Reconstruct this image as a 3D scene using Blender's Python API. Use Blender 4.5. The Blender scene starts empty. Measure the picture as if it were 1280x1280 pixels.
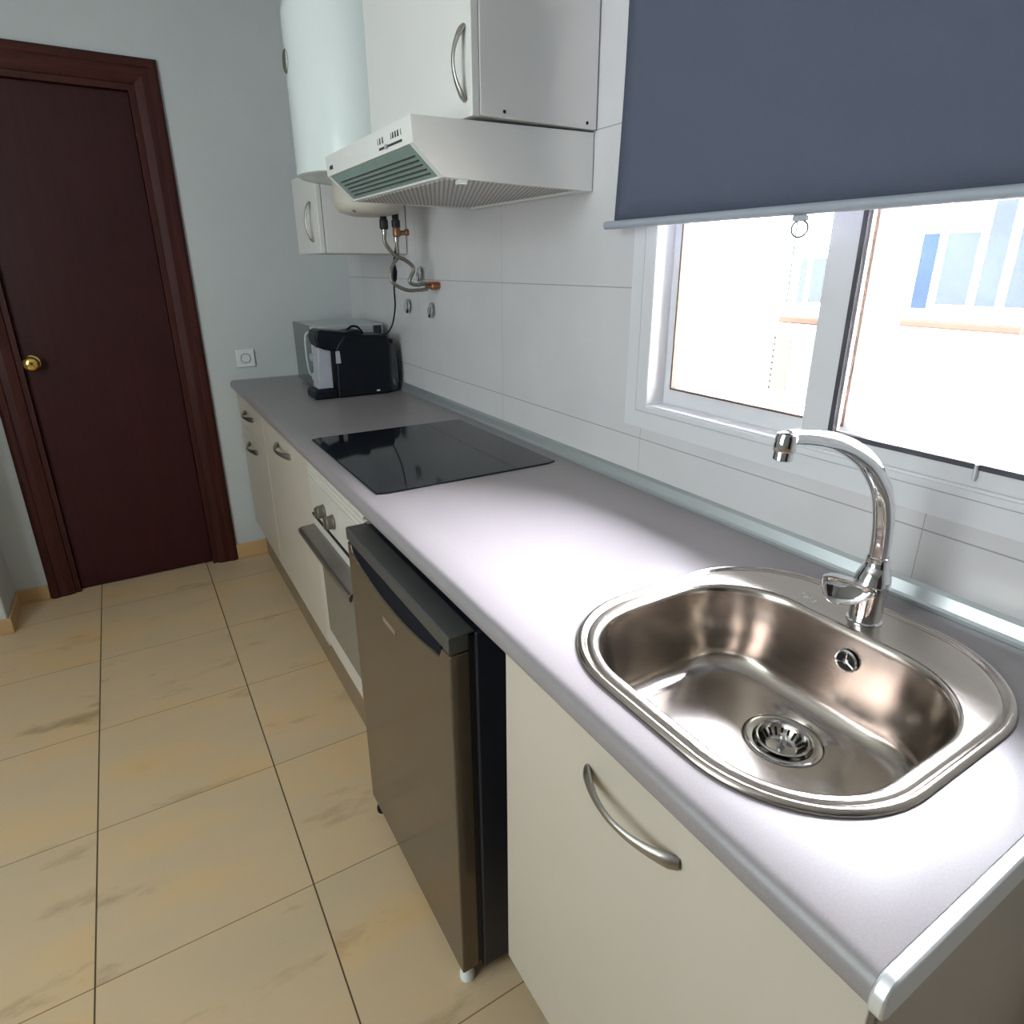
import bpy, bmesh, math, random
from mathutils import Vector, Matrix

random.seed(4)
S = bpy.context.scene
COL = S.collection

# ------------------------------------------------------------------ camera
RX = Vector((0.8538215869, -0.5205627007, -0.0017811209))
RY = Vector((-0.1772356531, -0.2874795955, -0.9412454544))
RZ = Vector((0.4894652398, 0.8039713657, -0.3377185549))
cam_data = bpy.data.cameras.new('camera')
cam = bpy.data.objects.new('camera', cam_data)
COL.objects.link(cam)
m3 = Matrix((RX, -RY, -RZ)).transposed()
cam.matrix_world = Matrix.Translation((-1.00693, -0.12799, 1.40261)) @ m3.to_4x4()
cam_data.sensor_width = 36.0
cam_data.lens = 791.15 / 1280 * 36.0
cam_data.shift_x = -0.00515
cam_data.shift_y = -0.01803
cam_data.clip_start = 0.02
S.camera = cam

# ------------------------------------------------------------------ light
S.view_settings.view_transform = 'Standard'
S.view_settings.look = 'None'
S.view_settings.gamma = 1.0
S.view_settings.use_curve_mapping = False
S.view_settings.exposure = 0.0

world = bpy.data.worlds.new('sky')
S.world = world
world.use_nodes = True
wn = world.node_tree
bg = wn.nodes['Background']
# bright hazy sky: pale at the horizon, a little bluer overhead
tcw = wn.nodes.new('ShaderNodeTexCoord'); spw = wn.nodes.new('ShaderNodeSeparateXYZ'); rw = wn.nodes.new('ShaderNodeValToRGB')
wn.links.new(tcw.outputs['Generated'], spw.inputs[0]); wn.links.new(spw.outputs[2], rw.inputs[0])
rw.color_ramp.elements[0].position = 0.0; rw.color_ramp.elements[0].color = (1.0, 0.97, 0.96, 1)
rw.color_ramp.elements[1].position = 1.0; rw.color_ramp.elements[1].color = (0.78, 0.83, 1.0, 1)
wn.links.new(rw.outputs[0], bg.inputs[0])
bg.inputs[1].default_value = 84.0

sun_data = bpy.data.lights.new('sun', 'SUN')
sun_data.energy = 105.0
sun_data.angle = math.radians(0.6)
sun_data.color = (1.0, 0.95, 0.88)
sun = bpy.data.objects.new('sun', sun_data)
COL.objects.link(sun)
sun.rotation_euler = Vector((0.55, 0.25, -0.8)).to_track_quat('-Z', 'Y').to_euler()

def area(name, loc, direction, sx, sy, energy, color):
    d = bpy.data.lights.new(name, 'AREA')
    d.shape = 'RECTANGLE'; d.size = sx; d.size_y = sy
    d.energy = energy; d.color = color
    o = bpy.data.objects.new(name, d); COL.objects.link(o)
    o.location = loc
    o.rotation_euler = Vector(direction).to_track_quat('-Z', 'Z').to_euler()
    return o
# unseen fill light added on the left, standing in for daylight from that side
area('left_daylight_fill', (-2.55, 0.6, 1.65), (1, 0.12, 0.05), 1.5, 1.2, 38.0, (0.88, 0.98, 1.0))

# ------------------------------------------------------------------ node helpers
def mat(name):
    m = bpy.data.materials.new(name); m.use_nodes = True
    nt = m.node_tree; b = nt.nodes['Principled BSDF']
    return m, nt, b

def N(nt, t, **kw):
    n = nt.nodes.new(t)
    for k, v in kw.items(): setattr(n, k, v)
    return n

def L(nt, a, b): nt.links.new(a, b)

def ob_coord(nt, scale=(1, 1, 1)):
    tc = N(nt, 'ShaderNodeTexCoord'); mp = N(nt, 'ShaderNodeMapping')
    mp.inputs['Scale'].default_value = scale
    L(nt, tc.outputs['Object'], mp.inputs[0])
    return mp.outputs[0]

def noise(nt, vec, scale, detail=3, rough=0.5):
    n = N(nt, 'ShaderNodeTexNoise')
    n.inputs['Scale'].default_value = scale
    n.inputs['Detail'].default_value = detail
    n.inputs['Roughness'].default_value = rough
    L(nt, vec, n.inputs['Vector'])
    return n.outputs['Fac']

def ramp(nt, fac, stops):
    r = N(nt, 'ShaderNodeValToRGB')
    e = r.color_ramp.elements
    while len(e) < len(stops): e.new(0.5)
    for k, (p, c) in enumerate(stops):
        e[k].position = p; e[k].color = (c[0], c[1], c[2], 1)
    L(nt, fac, r.inputs[0])
    return r.outputs[0]

def bump(nt, b, h, strength, dist=0.002):
    n = N(nt, 'ShaderNodeBump')
    n.inputs['Strength'].default_value = strength
    n.inputs['Distance'].default_value = dist
    L(nt, h, n.inputs['Height']); L(nt, n.outputs[0], b.inputs['Normal'])

def math_(nt, op, a, b=None, c=None):
    n = N(nt, 'ShaderNodeMath', operation=op)
    for k, x in enumerate((a, b, c)):
        if x is None: continue
        if isinstance(x, (int, float)): n.inputs[k].default_value = x
        else: L(nt, x, n.inputs[k])
    return n.outputs[0]

def seam(nt, coord, x0, s, w):
    """1 inside a joint of width w, at x0 + k*s"""
    f = math_(nt, 'FRACT', math_(nt, 'ADD', math_(nt, 'DIVIDE', math_(nt, 'SUBTRACT', coord, x0), s), 0.5))
    d = math_(nt, 'ABSOLUTE', math_(nt, 'SUBTRACT', f, 0.5))
    return math_(nt, 'LESS_THAN', d, w / s / 2)

def simple(name, col, rough=0.5, metal=0.0, var=0.04, scale=12, spec=None, bmp=0.0, bscale=300, coat=0.0, stretch=(1, 1, 1)):
    m, nt, b = mat(name)
    v = ob_coord(nt, stretch)
    f = noise(nt, v, scale, 4)
    lo = [c * (1 - var) for c in col]; hi = [min(1, c * (1 + var)) for c in col]
    L(nt, ramp(nt, f, [(0.3, lo), (0.7, hi)]), b.inputs['Base Color'])
    b.inputs['Roughness'].default_value = rough
    b.inputs['Metallic'].default_value = metal
    if spec is not None: b.inputs['Specular IOR Level'].default_value = spec
    if coat: b.inputs['Coat Weight'].default_value = coat; b.inputs['Coat Roughness'].default_value = 0.05
    if bmp: bump(nt, b, noise(nt, v, bscale, 2), bmp)
    return m

M = {}
M['paint'] = simple('wall_paint', (0.60, 0.63, 0.635), 0.75, var=0.02, scale=4, bmp=0.35, bscale=120)
M['ceiling'] = simple('ceiling_paint', (0.78, 0.78, 0.77), 0.85)
M['baseboard'] = simple('baseboard_tile', (0.62, 0.40, 0.19), 0.35, var=0.08, scale=6)
M['plinth'] = simple('plinth_board', (0.26, 0.19, 0.12), 0.5, var=0.08)
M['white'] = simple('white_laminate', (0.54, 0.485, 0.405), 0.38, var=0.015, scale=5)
M['upper_white'] = simple('upper_white_laminate', (0.74, 0.725, 0.70), 0.4, var=0.015, scale=5, bmp=0.1, bscale=500)
M['enamel'] = simple('white_enamel', (0.77, 0.83, 0.82), 0.2, var=0.01)
M['hood_white'] = simple('hood_white', (0.76, 0.76, 0.73), 0.35, var=0.01)
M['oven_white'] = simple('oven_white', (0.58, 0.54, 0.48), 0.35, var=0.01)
M['hood_slot'] = simple('hood_visor', (0.24, 0.33, 0.30), 0.25, var=0.05)
M['plastic_beige'] = simple('old_plastic', (0.62, 0.57, 0.50), 0.45, var=0.04)
M['chrome'] = simple('chrome', (0.86, 0.86, 0.88), 0.07, 1.0, var=0.01)
M['nickel'] = simple('satin_nickel', (0.42, 0.40, 0.37), 0.34, 1.0, var=0.05)
M['alu'] = simple('aluminium', (0.62, 0.66, 0.67), 0.38, 0.75, var=0.03, scale=40, stretch=(1, 0.05, 1))
M['alu_light'] = simple('bright_aluminium', (0.80, 0.82, 0.84), 0.3, 0.6, var=0.02)
M['brass'] = simple('polished_brass', (0.80, 0.55, 0.16), 0.16, 1.0, var=0.03)
M['old_brass'] = simple('tarnished_brass', (0.33, 0.17, 0.09), 0.45, 0.7, var=0.15, scale=60)
M['red'] = simple('red_lever', (0.38, 0.06, 0.03), 0.45, var=0.1)
M['black'] = simple('black_plastic', (0.004, 0.006, 0.011), 0.42, var=0.1, spec=0.25)
M['black_soft'] = simple('black_rubber', (0.015, 0.015, 0.017), 0.6, var=0.1)
M['navy'] = simple('fridge_side_paint', (0.012, 0.015, 0.028), 0.42, var=0.1)
M['tank'] = simple('smoked_tank', (0.03, 0.036, 0.052), 0.2, var=0.08)
M['recess'] = simple('recess_shade', (0.006, 0.008, 0.014), 0.6, spec=0.1)  # near-black, stands in for the shade inside the fridge grip
M['grey_plastic'] = simple('dark_grey_plastic', (0.055, 0.055, 0.052), 0.42, var=0.05)
M['light_grey'] = simple('light_grey_plastic', (0.42, 0.43, 0.48), 0.4, var=0.05)
M['hole'] = simple('dark_hole', (0.01, 0.01, 0.01), 0.8)
M['knob'] = simple('knob_brown_grey', (0.16, 0.14, 0.11), 0.4, 0.3, var=0.05)
M['blind'] = simple('blind_fabric', (0.088, 0.102, 0.150), 0.85, var=0.05, scale=900, bmp=0.3, bscale=1500)
M['blind_bar'] = simple('blind_bar', (0.34, 0.37, 0.42), 0.45, var=0.02)
M['pvc'] = simple('white_window_alu', (0.68, 0.675, 0.69), 0.3, var=0.01)
M['gasket'] = simple('gasket', (0.05, 0.05, 0.06), 0.6)
M['gasket_brown'] = simple('brown_gasket', (0.12, 0.075, 0.05), 0.6)
M['braid'] = simple('braided_steel', (0.30, 0.28, 0.25), 0.4, 0.8, var=0.35, scale=400)
M['stucco'] = simple('sunlit_stucco', (0.82, 0.80, 0.76), 0.9, var=0.03, bmp=0.2, bscale=60)
M['sill_clay'] = simple('clay_sill', (0.0175, 0.0115, 0.0092), 0.8, spec=0.0, var=0.05)
M['far_glass'] = simple('far_window_glass', (0.0018, 0.0045, 0.0125), 0.5, spec=0.05, var=0.25, scale=2)
M['far_glass_pale'] = simple('far_pale_glass', (0.0062, 0.0085, 0.0120), 0.5, spec=0.05, var=0.15, scale=2)
M['far_frame'] = simple('far_window_frame', (0.62, 0.60, 0.60), 0.4)
M['ac_body'] = simple('air_conditioner_body', (0.0165, 0.0148, 0.0122), 0.8, spec=0.0, var=0.04)
M['ac_case'] = simple('air_conditioner_case', (0.045, 0.044, 0.042), 0.8, spec=0.0)
M['ac_grille'] = simple('air_conditioner_grille', (0.006, 0.006, 0.0065), 0.8, spec=0.0, var=0.1)
M['oven_glass'] = simple('oven_glass', (0.145, 0.15, 0.135), 0.18, var=0.03, coat=0.3)
M['mw_glass'] = simple('microwave_glass', (0.10, 0.125, 0.12), 0.12, var=0.1)
M['mw_body'] = simple('microwave_body', (0.50, 0.53, 0.53), 0.35, var=0.03)
M['ground'] = simple('patio_ground', (0.52, 0.48, 0.42), 0.9)
M['emblem'] = simple('emblem', (0.40, 0.32, 0.24), 0.3, 0.7)

# fridge door: dull brownish steel, vertical brushing
M['fridge'] = simple('brown_steel', (0.135, 0.105, 0.076), 0.19, 0.55, var=0.06, scale=60, stretch=(1, 12, 0.3))

# ribbed grease filter: oblique slots
m, nt, b = mat('grease_filter')
tc = N(nt, 'ShaderNodeTexCoord'); sp = N(nt, 'ShaderNodeSeparateXYZ'); L(nt, tc.outputs['Object'], sp.inputs[0])
u_ = math_(nt, 'SUBTRACT', math_(nt, 'MULTIPLY', sp.outputs[0], 0.909), math_(nt, 'MULTIPLY', sp.outputs[1], 0.417))
sl = seam(nt, u_, 0.0, 0.0105, 0.0042)
L(nt, ramp(nt, sl, [(0.0, (0.56, 0.54, 0.51)), (1.0, (0.27, 0.25, 0.24))]), b.inputs['Base Color'])
b.inputs['Roughness'].default_value = 0.45
M['filter'] = m

# glass panes
m, nt, b = mat('window_glass')
out = nt.nodes['Material Output']
tr = N(nt, 'ShaderNodeBsdfTransparent'); gl = N(nt, 'ShaderNodeBsdfGlossy'); mx = N(nt, 'ShaderNodeMixShader')
gl.inputs['Roughness'].default_value = 0.02
fr = N(nt, 'ShaderNodeFresnel'); fr.inputs[0].default_value = 1.25
L(nt, fr.outputs[0], mx.inputs[0]); L(nt, tr.outputs[0], mx.inputs[1]); L(nt, gl.outputs[0], mx.inputs[2])
L(nt, mx.outputs[0], out.inputs['Surface'])
M['glass'] = m

# black cooktop glass
m, nt, b = mat('cooktop_glass')
v = ob_coord(nt)
L(nt, ramp(nt, noise(nt, v, 5), [(0.3, (0.008, 0.009, 0.013)), (0.7, (0.012, 0.014, 0.019))]), b.inputs['Base Color'])
b.inputs['Roughness'].default_value = 0.05
b.inputs['Specular IOR Level'].default_value = 0.32
M['cooktop'] = m

# worktop: speckled grey laminate
m, nt, b = mat('worktop_laminate')
v = ob_coord(nt)
f1 = noise(nt, v, 420, 3, 0.7); f2 = noise(nt, v, 3, 3)
f = math_(nt, 'ADD', math_(nt, 'MULTIPLY', f1, 0.8), math_(nt, 'MULTIPLY', f2, 0.2))
L(nt, ramp(nt, f, [(0.3, (0.250, 0.226, 0.230)), (0.7, (0.305, 0.276, 0.280))]), b.inputs['Base Color'])
b.inputs['Roughness'].default_value = 0.34
bump(nt, b, f1, 0.05, 0.001)
M['worktop'] = m

# brushed steel of the sink
def steel(name, col, rough, stretch):
    m, nt, b = mat(name)
    v = ob_coord(nt, stretch)
    f = noise(nt, v, 160, 4, 0.7)
    L(nt, ramp(nt, f, [(0.25, [c * 0.93 for c in col]), (0.75, col)]), b.inputs['Base Color'])
    b.inputs['Metallic'].default_value = 1.0
    L(nt, math_(nt, 'ADD', math_(nt, 'MULTIPLY', f, 0.08), rough), b.inputs['Roughness'])
    bump(nt, b, f, 0.04, 0.0005)
    return m
M['steel'] = steel('brushed_steel', (0.56, 0.505, 0.455), 0.17, (1, 0.08, 1))
M['steel_drain'] = steel('drain_steel', (0.62, 0.60, 0.57), 0.12, (1, 1, 1))

# wall tiles, 65 x 34 cm
m, nt, b = mat('white_wall_tiles')
tc = N(nt, 'ShaderNodeTexCoord'); sp = N(nt, 'ShaderNodeSeparateXYZ'); L(nt, tc.outputs['Object'], sp.inputs[0])
j = math_(nt, 'MAXIMUM', seam(nt, sp.outputs[1], 0.318, 0.648, 0.0014), seam(nt, sp.outputs[2], 1.018, 0.3385, 0.0026))
f = noise(nt, tc.outputs['Object'], 6, 3)
base = ramp(nt, f, [(0.3, (0.62, 0.60, 0.605)), (0.7, (0.65, 0.63, 0.635))])
mx = N(nt, 'ShaderNodeMix', data_type='RGBA')
L(nt, j, mx.inputs['Factor']); L(nt, base, mx.inputs['A']); mx.inputs['B'].default_value = (0.36, 0.35, 0.35, 1)
L(nt, mx.outputs['Result'], b.inputs['Base Color'])
b.inputs['Roughness'].default_value = 0.16
wv = N(nt, 'ShaderNodeMath', operation='MULTIPLY'); L(nt, noise(nt, tc.outputs['Object'], 3.5, 2), wv.inputs[0]); wv.inputs[1].default_value = 1.0
h = math_(nt, 'SUBTRACT', wv.outputs[0], math_(nt, 'MULTIPLY', j, 0.4))
bump(nt, b, h, 0.12, 0.01)
M['tiles'] = m

# floor tiles, 45 x 45 cm beige marble-look
m, nt, b = mat('beige_floor_tiles')
tc = N(nt, 'ShaderNodeTexCoord'); sp = N(nt, 'ShaderNodeSeparateXYZ'); L(nt, tc.outputs['Object'], sp.inputs[0])
X, Y = sp.outputs[0], sp.outputs[1]
jx = seam(nt, X, -1.293, 0.4475, 0.0036)
jy = seam(nt, Y, 1.085, 0.452, 0.0026)
ix = math_(nt, 'FLOOR', math_(nt, 'DIVIDE', math_(nt, 'SUBTRACT', X, -1.293), 0.4475))
iy = math_(nt, 'FLOOR', math_(nt, 'DIVIDE', math_(nt, 'SUBTRACT', Y, 1.085), 0.452))
cb = N(nt, 'ShaderNodeCombineXYZ'); L(nt, ix, cb.inputs[0]); L(nt, iy, cb.inputs[1])
wh = N(nt, 'ShaderNodeTexWhiteNoise', noise_dimensions='3D'); L(nt, cb.outputs[0], wh.inputs[0])
ad = N(nt, 'ShaderNodeVectorMath', operation='MULTIPLY_ADD')
L(nt, wh.outputs['Color'], ad.inputs[0]); ad.inputs[1].default_value = (9, 9, 9); L(nt, tc.outputs['Object'], ad.inputs[2])
st = N(nt, 'ShaderNodeMapping'); st.inputs['Rotation'].default_value = (0, 0, 0.9); st.inputs['Scale'].default_value = (1.0, 2.2, 1)
L(nt, ad.outputs[0], st.inputs[0])
cloud = noise(nt, st.outputs[0], 2.3, 3, 0.5)
base = ramp(nt, cloud, [(0.3, (0.60, 0.465, 0.295)), (0.5, (0.65, 0.485, 0.295)), (0.66, (0.69, 0.475, 0.245)), (0.8, (0.66, 0.41, 0.18))])
st2 = N(nt, 'ShaderNodeMapping'); st2.inputs['Rotation'].default_value = (0, 0, -0.6); st2.inputs['Scale'].default_value = (1.0, 2.6, 1)
L(nt, ad.outputs[0], st2.inputs[0])
vein = noise(nt, st2.outputs[0], 3.2, 5, 0.62)
vm = ramp(nt, vein, [(0.60, (0, 0, 0)), (0.74, (1, 1, 1))])
mv = N(nt, 'ShaderNodeMix', data_type='RGBA'); L(nt, math_(nt, 'MULTIPLY', vm, 0.7), mv.inputs['Factor'])
L(nt, base, mv.inputs['A']); mv.inputs['B'].default_value = (0.33, 0.22, 0.11, 1)
g1 = N(nt, 'ShaderNodeMix', data_type='RGBA'); L(nt, jy, g1.inputs['Factor']); L(nt, mv.outputs['Result'], g1.inputs['A']); g1.inputs['B'].default_value = (0.24, 0.14, 0.06, 1)
g2 = N(nt, 'ShaderNodeMix', data_type='RGBA'); L(nt, jx, g2.inputs['Factor']); L(nt, g1.outputs['Result'], g2.inputs['A']); g2.inputs['B'].default_value = (0.09, 0.06, 0.03, 1)
L(nt, g2.outputs['Result'], b.inputs['Base Color'])
b.inputs['Roughness'].default_value = 0.42
bump(nt, b, math_(nt, 'ADD', math_(nt, 'MULTIPLY', math_(nt, 'MAXIMUM', jx, jy), -1.0), math_(nt, 'MULTIPLY', noise(nt, tc.outputs['Object'], 90, 2), 0.15)), 0.15, 0.002)
M['floor'] = m

# dark mahogany
def wood(name, lo, hi, rough, horizontal=False):
    m, nt, b = mat(name)
    v = ob_coord(nt, (1.2, 6, 22) if horizontal else (22, 6, 1.2))
    f = noise(nt, v, 2.6, 5, 0.6)
    L(nt, ramp(nt, f, [(0.3, lo), (0.7, hi)]), b.inputs['Base Color'])
    b.inputs['Roughness'].default_value = rough
    b.inputs['Specular IOR Level'].default_value = 0.28
    return m
M['door'] = wood('mahogany_leaf', (0.030, 0.0045, 0.006), (0.044, 0.007, 0.009), 0.42)
M['casing'] = wood('mahogany_casing', (0.034, 0.006, 0.005), (0.066, 0.014, 0.010), 0.45)
M['casing_h'] = wood('mahogany_head', (0.034, 0.006, 0.005), (0.075, 0.016, 0.010), 0.36, True)

# ------------------------------------------------------------------ mesh helpers
def world_loc(o):
    v = Vector(o.location)
    while o.parent: o = o.parent; v += Vector(o.location)
    return v

def obj(name, bm, m, parent=None, smooth=False, bevel=0.0, seg=2, label=None):
    """link bm (in room coordinates) as one mesh object; parented parts keep their place"""
    if parent is not None:
        bmesh.ops.translate(bm, verts=bm.verts, vec=-world_loc(parent))
    bmesh.ops.recalc_face_normals(bm, faces=bm.faces)
    me = bpy.data.meshes.new(name); bm.to_mesh(me); bm.free()
    me.materials.append(m)
    o = bpy.data.objects.new(name, me); COL.objects.link(o)
    if parent is not None: o.parent = parent
    if smooth:
        for p in me.polygons: p.use_smooth = True
        try: me.set_sharp_from_angle(angle=math.radians(40))
        except Exception: pass
    if bevel:
        md = o.modifiers.new('bevel', 'BEVEL'); md.width = bevel; md.segments = seg; md.limit_method = 'ANGLE'; md.angle_limit = math.radians(40)
        for p in me.polygons: p.use_smooth = True
        try: me.set_sharp_from_angle(angle=math.radians(40))
        except Exception: pass
        md.harden_normals = False
        wn_ = o.modifiers.new('weighted', 'WEIGHTED_NORMAL'); wn_.keep_sharp = True
    if label: o['label'] = label
    return o

def tag(o, label, cat, group=None):
    o['label'] = label; o['category'] = cat
    if group: o['group'] = group
    return o

def thing(name, loc, label=None, cat=None, group=None, structure=False):
    o = bpy.data.objects.new(name, None); COL.objects.link(o)
    o.location = loc; o.empty_display_size = 0.05
    if structure: o['kind'] = 'structure'
    if label: o['label'] = label
    if cat: o['category'] = cat
    if group: o['group'] = group
    return o

def struct(name, bm, m, bevel=0, **kw):
    o = obj(name, bm, m, bevel=bevel, **kw); o['kind'] = 'structure'; return o

def BM(): return bmesh.new()

def box(bm, x0, x1, y0, y1, z0, z1):
    r = bmesh.ops.create_cube(bm, size=1.0)
    for v in r['verts']:
        v.co.x = (x0 + x1) / 2 + v.co.x * (x1 - x0)
        v.co.y = (y0 + y1) / 2 + v.co.y * (y1 - y0)
        v.co.z = (z0 + z1) / 2 + v.co.z * (z1 - z0)
    return bm

def B(*a): return box(BM(), *a)

def prism(bm, pts, axis, a0, a1):
    """pts: 2D outline in the other two axes (x,z)/(x,y)/(y,z), extruded along axis"""
    def mk(p, a):
        if axis == 'y': return (p[0], a, p[1])
        if axis == 'z': return (p[0], p[1], a)
        return (a, p[0], p[1])
    A = [bm.verts.new(mk(p, a0)) for p in pts]; C = [bm.verts.new(mk(p, a1)) for p in pts]
    n = len(pts)
    bm.faces.new(A); bm.faces.new(list(reversed(C)))
    for i in range(n): bm.faces.new((A[i], A[(i + 1) % n], C[(i + 1) % n], C[i]))
    return bm

def catmull(pts, n=6):
    P = [Vector(p) for p in pts]; out = []
    Q = [P[0] * 2 - P[1]] + P + [P[-1] * 2 - P[-2]]
    for i in range(1, len(Q) - 2):
        a, b_, c, d = Q[i - 1:i + 3]
        for k in range(n):
            t = k / n
            out.append(0.5 * ((2 * b_) + (c - a) * t + (2 * a - 5 * b_ + 4 * c - d) * t * t + (3 * b_ - a - 3 * c + d) * t ** 3))
    out.append(P[-1]); return out

def tube(bm, pts, r, seg=14, flat=None, up=(0, 0, 1)):
    """sweep; r number or list; flat: (a,b) factors of the section along side and up"""
    P = [Vector(p) for p in pts]; n = len(P)
    R = r if isinstance(r, (list, tuple)) else [r] * n
    if len(R) != n:
        R = [R[min(len(R) - 1, int(i / (n - 1) * (len(R) - 1)))] * (1 - ((i / (n - 1) * (len(R) - 1)) % 1)) + R[min(len(R) - 1, int(i / (n - 1) * (len(R) - 1)) + 1)] * ((i / (n - 1) * (len(R) - 1)) % 1) for i in range(n)]
    rings = []; u = None
    for i in range(n):
        t = (P[min(i + 1, n - 1)] - P[max(i - 1, 0)]).normalized()
        if u is None:
            u = Vector(up); 
            if abs(u.dot(t)) > 0.95: u = Vector((1, 0, 0))
        u = (u - t * u.dot(t)).normalized(); s = t.cross(u)
        fa, fb = flat or (1, 1)
        rings.append([bm.verts.new(P[i] + s * math.cos(2 * math.pi * k / seg) * R[i] * fa + u * math.sin(2 * math.pi * k / seg) * R[i] * fb) for k in range(seg)])
    for a, b_ in zip(rings, rings[1:]):
        for k in range(seg): bm.faces.new((a[k], a[(k + 1) % seg], b_[(k + 1) % seg], b_[k]))
    bm.faces.new(list(reversed(rings[0]))); bm.faces.new(rings[-1])
    return bm

def lathe(bm, prof, c, axis=(0, 0, 1), seg=40, closed=True):
    """prof: (radius, distance along axis) list"""
    a = Vector(axis).normalized(); u = Vector((1, 0, 0)) if abs(a.x) < 0.9 else Vector((0, 1, 0))
    u = (u - a * u.dot(a)).normalized(); w = a.cross(u); c = Vector(c); rings = []
    for r, h in prof:
        if r < 1e-6: rings.append([bm.verts.new(c + a * h)])
        else: rings.append([bm.verts.new(c + a * h + (u * math.cos(2 * math.pi * k / seg) + w * math.sin(2 * math.pi * k / seg)) * r) for k in range(seg)])
    for A, C in zip(rings, rings[1:]):
        for k in range(seg):
            q = [A[k % len(A)], A[(k + 1) % len(A)], C[(k + 1) % len(C)], C[k % len(C)]]
            q2 = []
            for v in q:
                if v not in q2: q2.append(v)
            if len(q2) >= 3: bm.faces.new(q2)
    if closed:
        if len(rings[0]) > 1: bm.faces.new(list(reversed(rings[0])))
        if len(rings[-1]) > 1: bm.faces.new(rings[-1])
    return bm

def cut(o, cutters):
    """boolean difference, applied at once; the cutters are removed"""
    for bmc in cutters:
        bmesh.ops.recalc_face_normals(bmc, faces=bmc.faces)
        me = bpy.data.meshes.new('c'); bmc.to_mesh(me); bmc.free()
        c = bpy.data.objects.new('c', me); COL.objects.link(c)
        md = o.modifiers.new('cut', 'BOOLEAN'); md.operation = 'DIFFERENCE'; md.object = c; md.solver = 'EXACT'
        while o.modifiers[0] != md: o.modifiers.move(len(o.modifiers) - 1, 0)
        keep = [x for x in o.modifiers if x != md]; st_ = [x.show_viewport for x in keep]
        for x in keep: x.show_viewport = False
        bpy.context.view_layer.update()
        dg = bpy.context.evaluated_depsgraph_get()
        nm = bpy.data.meshes.new_from_object(o.evaluated_get(dg))
        o.modifiers.remove(md); o.data = nm
        for x, s_ in zip(keep, st_): x.show_viewport = s_
        bpy.data.objects.remove(c)
    return o

def rrect(x0, x1, y0, y1, r, z, n=96, bulge=0.0):
    """loop of a rounded rectangle, points by angle about its centre"""
    cx, cy = (x0 + x1) / 2, (y0 + y1) / 2; hx, hy = (x1 - x0) / 2, (y1 - y0) / 2; out = []
    for k in range(n):
        t = 2 * math.pi * k / n; dx, dy = math.cos(t), math.sin(t)
        lo, hi = 0, 2.0
        for _ in range(30):
            s = (lo + hi) / 2; px, py = abs(dx * s), abs(dy * s)
            inside = px <= hx and py <= hy and not (px > hx - r and py > hy - r and math.hypot(px - hx + r, py - hy + r) > r)
            if inside: lo = s
            else: hi = s
        b_ = 1 + bulge * (1 - abs(abs(math.cos(2 * t)) - 0) ) * 0
        out.append(Vector((cx + dx * lo * b_, cy + dy * lo * b_, z)))
    return out

def skin(bm, loops, cap0=False, cap1=False):
    R = [[bm.verts.new(p) for p in lp] for lp in loops]; n = len(R[0])
    for A, C in zip(R, R[1:]):
        for k in range(n): bm.faces.new((A[k], A[(k + 1) % n], C[(k + 1) % n], C[k]))
    if cap0: bm.faces.new(list(reversed(R[0])))
    if cap1: bm.faces.new(R[-1])
    return bm

def text_bm(txt, size, origin, ux, uy, thick=0.0006):
    """letters as mesh, baseline start at origin, along ux, upwards uy"""
    cu = bpy.data.curves.new('t', 'FONT'); cu.body = txt; cu.size = size; cu.extrude = thick / 2
    o = bpy.data.objects.new('t', cu); COL.objects.link(o)
    bpy.context.view_layer.update()
    me = bpy.data.meshes.new_from_object(o.evaluated_get(bpy.context.evaluated_depsgraph_get()))
    bpy.data.objects.remove(o)
    bm = BM(); bm.from_mesh(me)
    ux, uy = Vector(ux).normalized(), Vector(uy).normalized(); uz = ux.cross(uy); origin = Vector(origin)
    for v in bm.verts: v.co = origin + ux * v.co.x + uy * v.co.y + uz * v.co.z
    return bm

# ------------------------------------------------------------------ the room
YF = 3.125        # far wall
struct('floor', B(-2.8, 0.0, -2.3, 3.4, -0.08, 0.0), M['floor'])
struct('ceiling', B(-2.9, 0.25, -2.4, 3.5, 2.55, 2.70), M['ceiling'])
w = struct('wall_right', B(0.0, 0.22, -2.4, 3.45, -0.08, 2.55), M['tiles'])
cut(w, [B(-0.1, 0.4, 0.04, 0.985, 1.085, 2.15)])
w = struct('wall_far', B(-2.8, 0.0, YF, YF + 0.14, 0.0, 2.55), M['paint'])
cut(w, [B(-1.393, -0.792, YF - 0.1, YF + 0.11, -0.1, 2.080)])
struct('wall_left', B(-2.8, -1.605, 2.862, YF, 0.0, 2.55), M['paint'], bevel=0.006)
struct('wall_outer_left', B(-2.8, -2.66, -2.3, 2.862, 0.0, 2.55), M['paint'])
struct('wall_near', B(-2.8, 0.0, -2.4, -2.3, 0.0, 2.55), M['paint'])
struct('baseboard_far', B(-0.70, -0.541, YF - 0.012, YF, 0, 0.078), M['baseboard'], bevel=0.003)
struct('baseboard_far_left', B(-1.605, -1.487, YF - 0.012, YF, 0, 0.066), M['baseboard'], bevel=0.003)
bm = prism(BM(), [(-1.605, YF - 0.012), (-1.593, YF - 0.012), (-1.593, 2.85), (-2.6, 2.85), (-2.6, 2.862), (-1.605, 2.862)], 'z', 0, 0.066)
struct('baseboard_left', bm, M['baseboard'], bevel=0.003)

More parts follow.
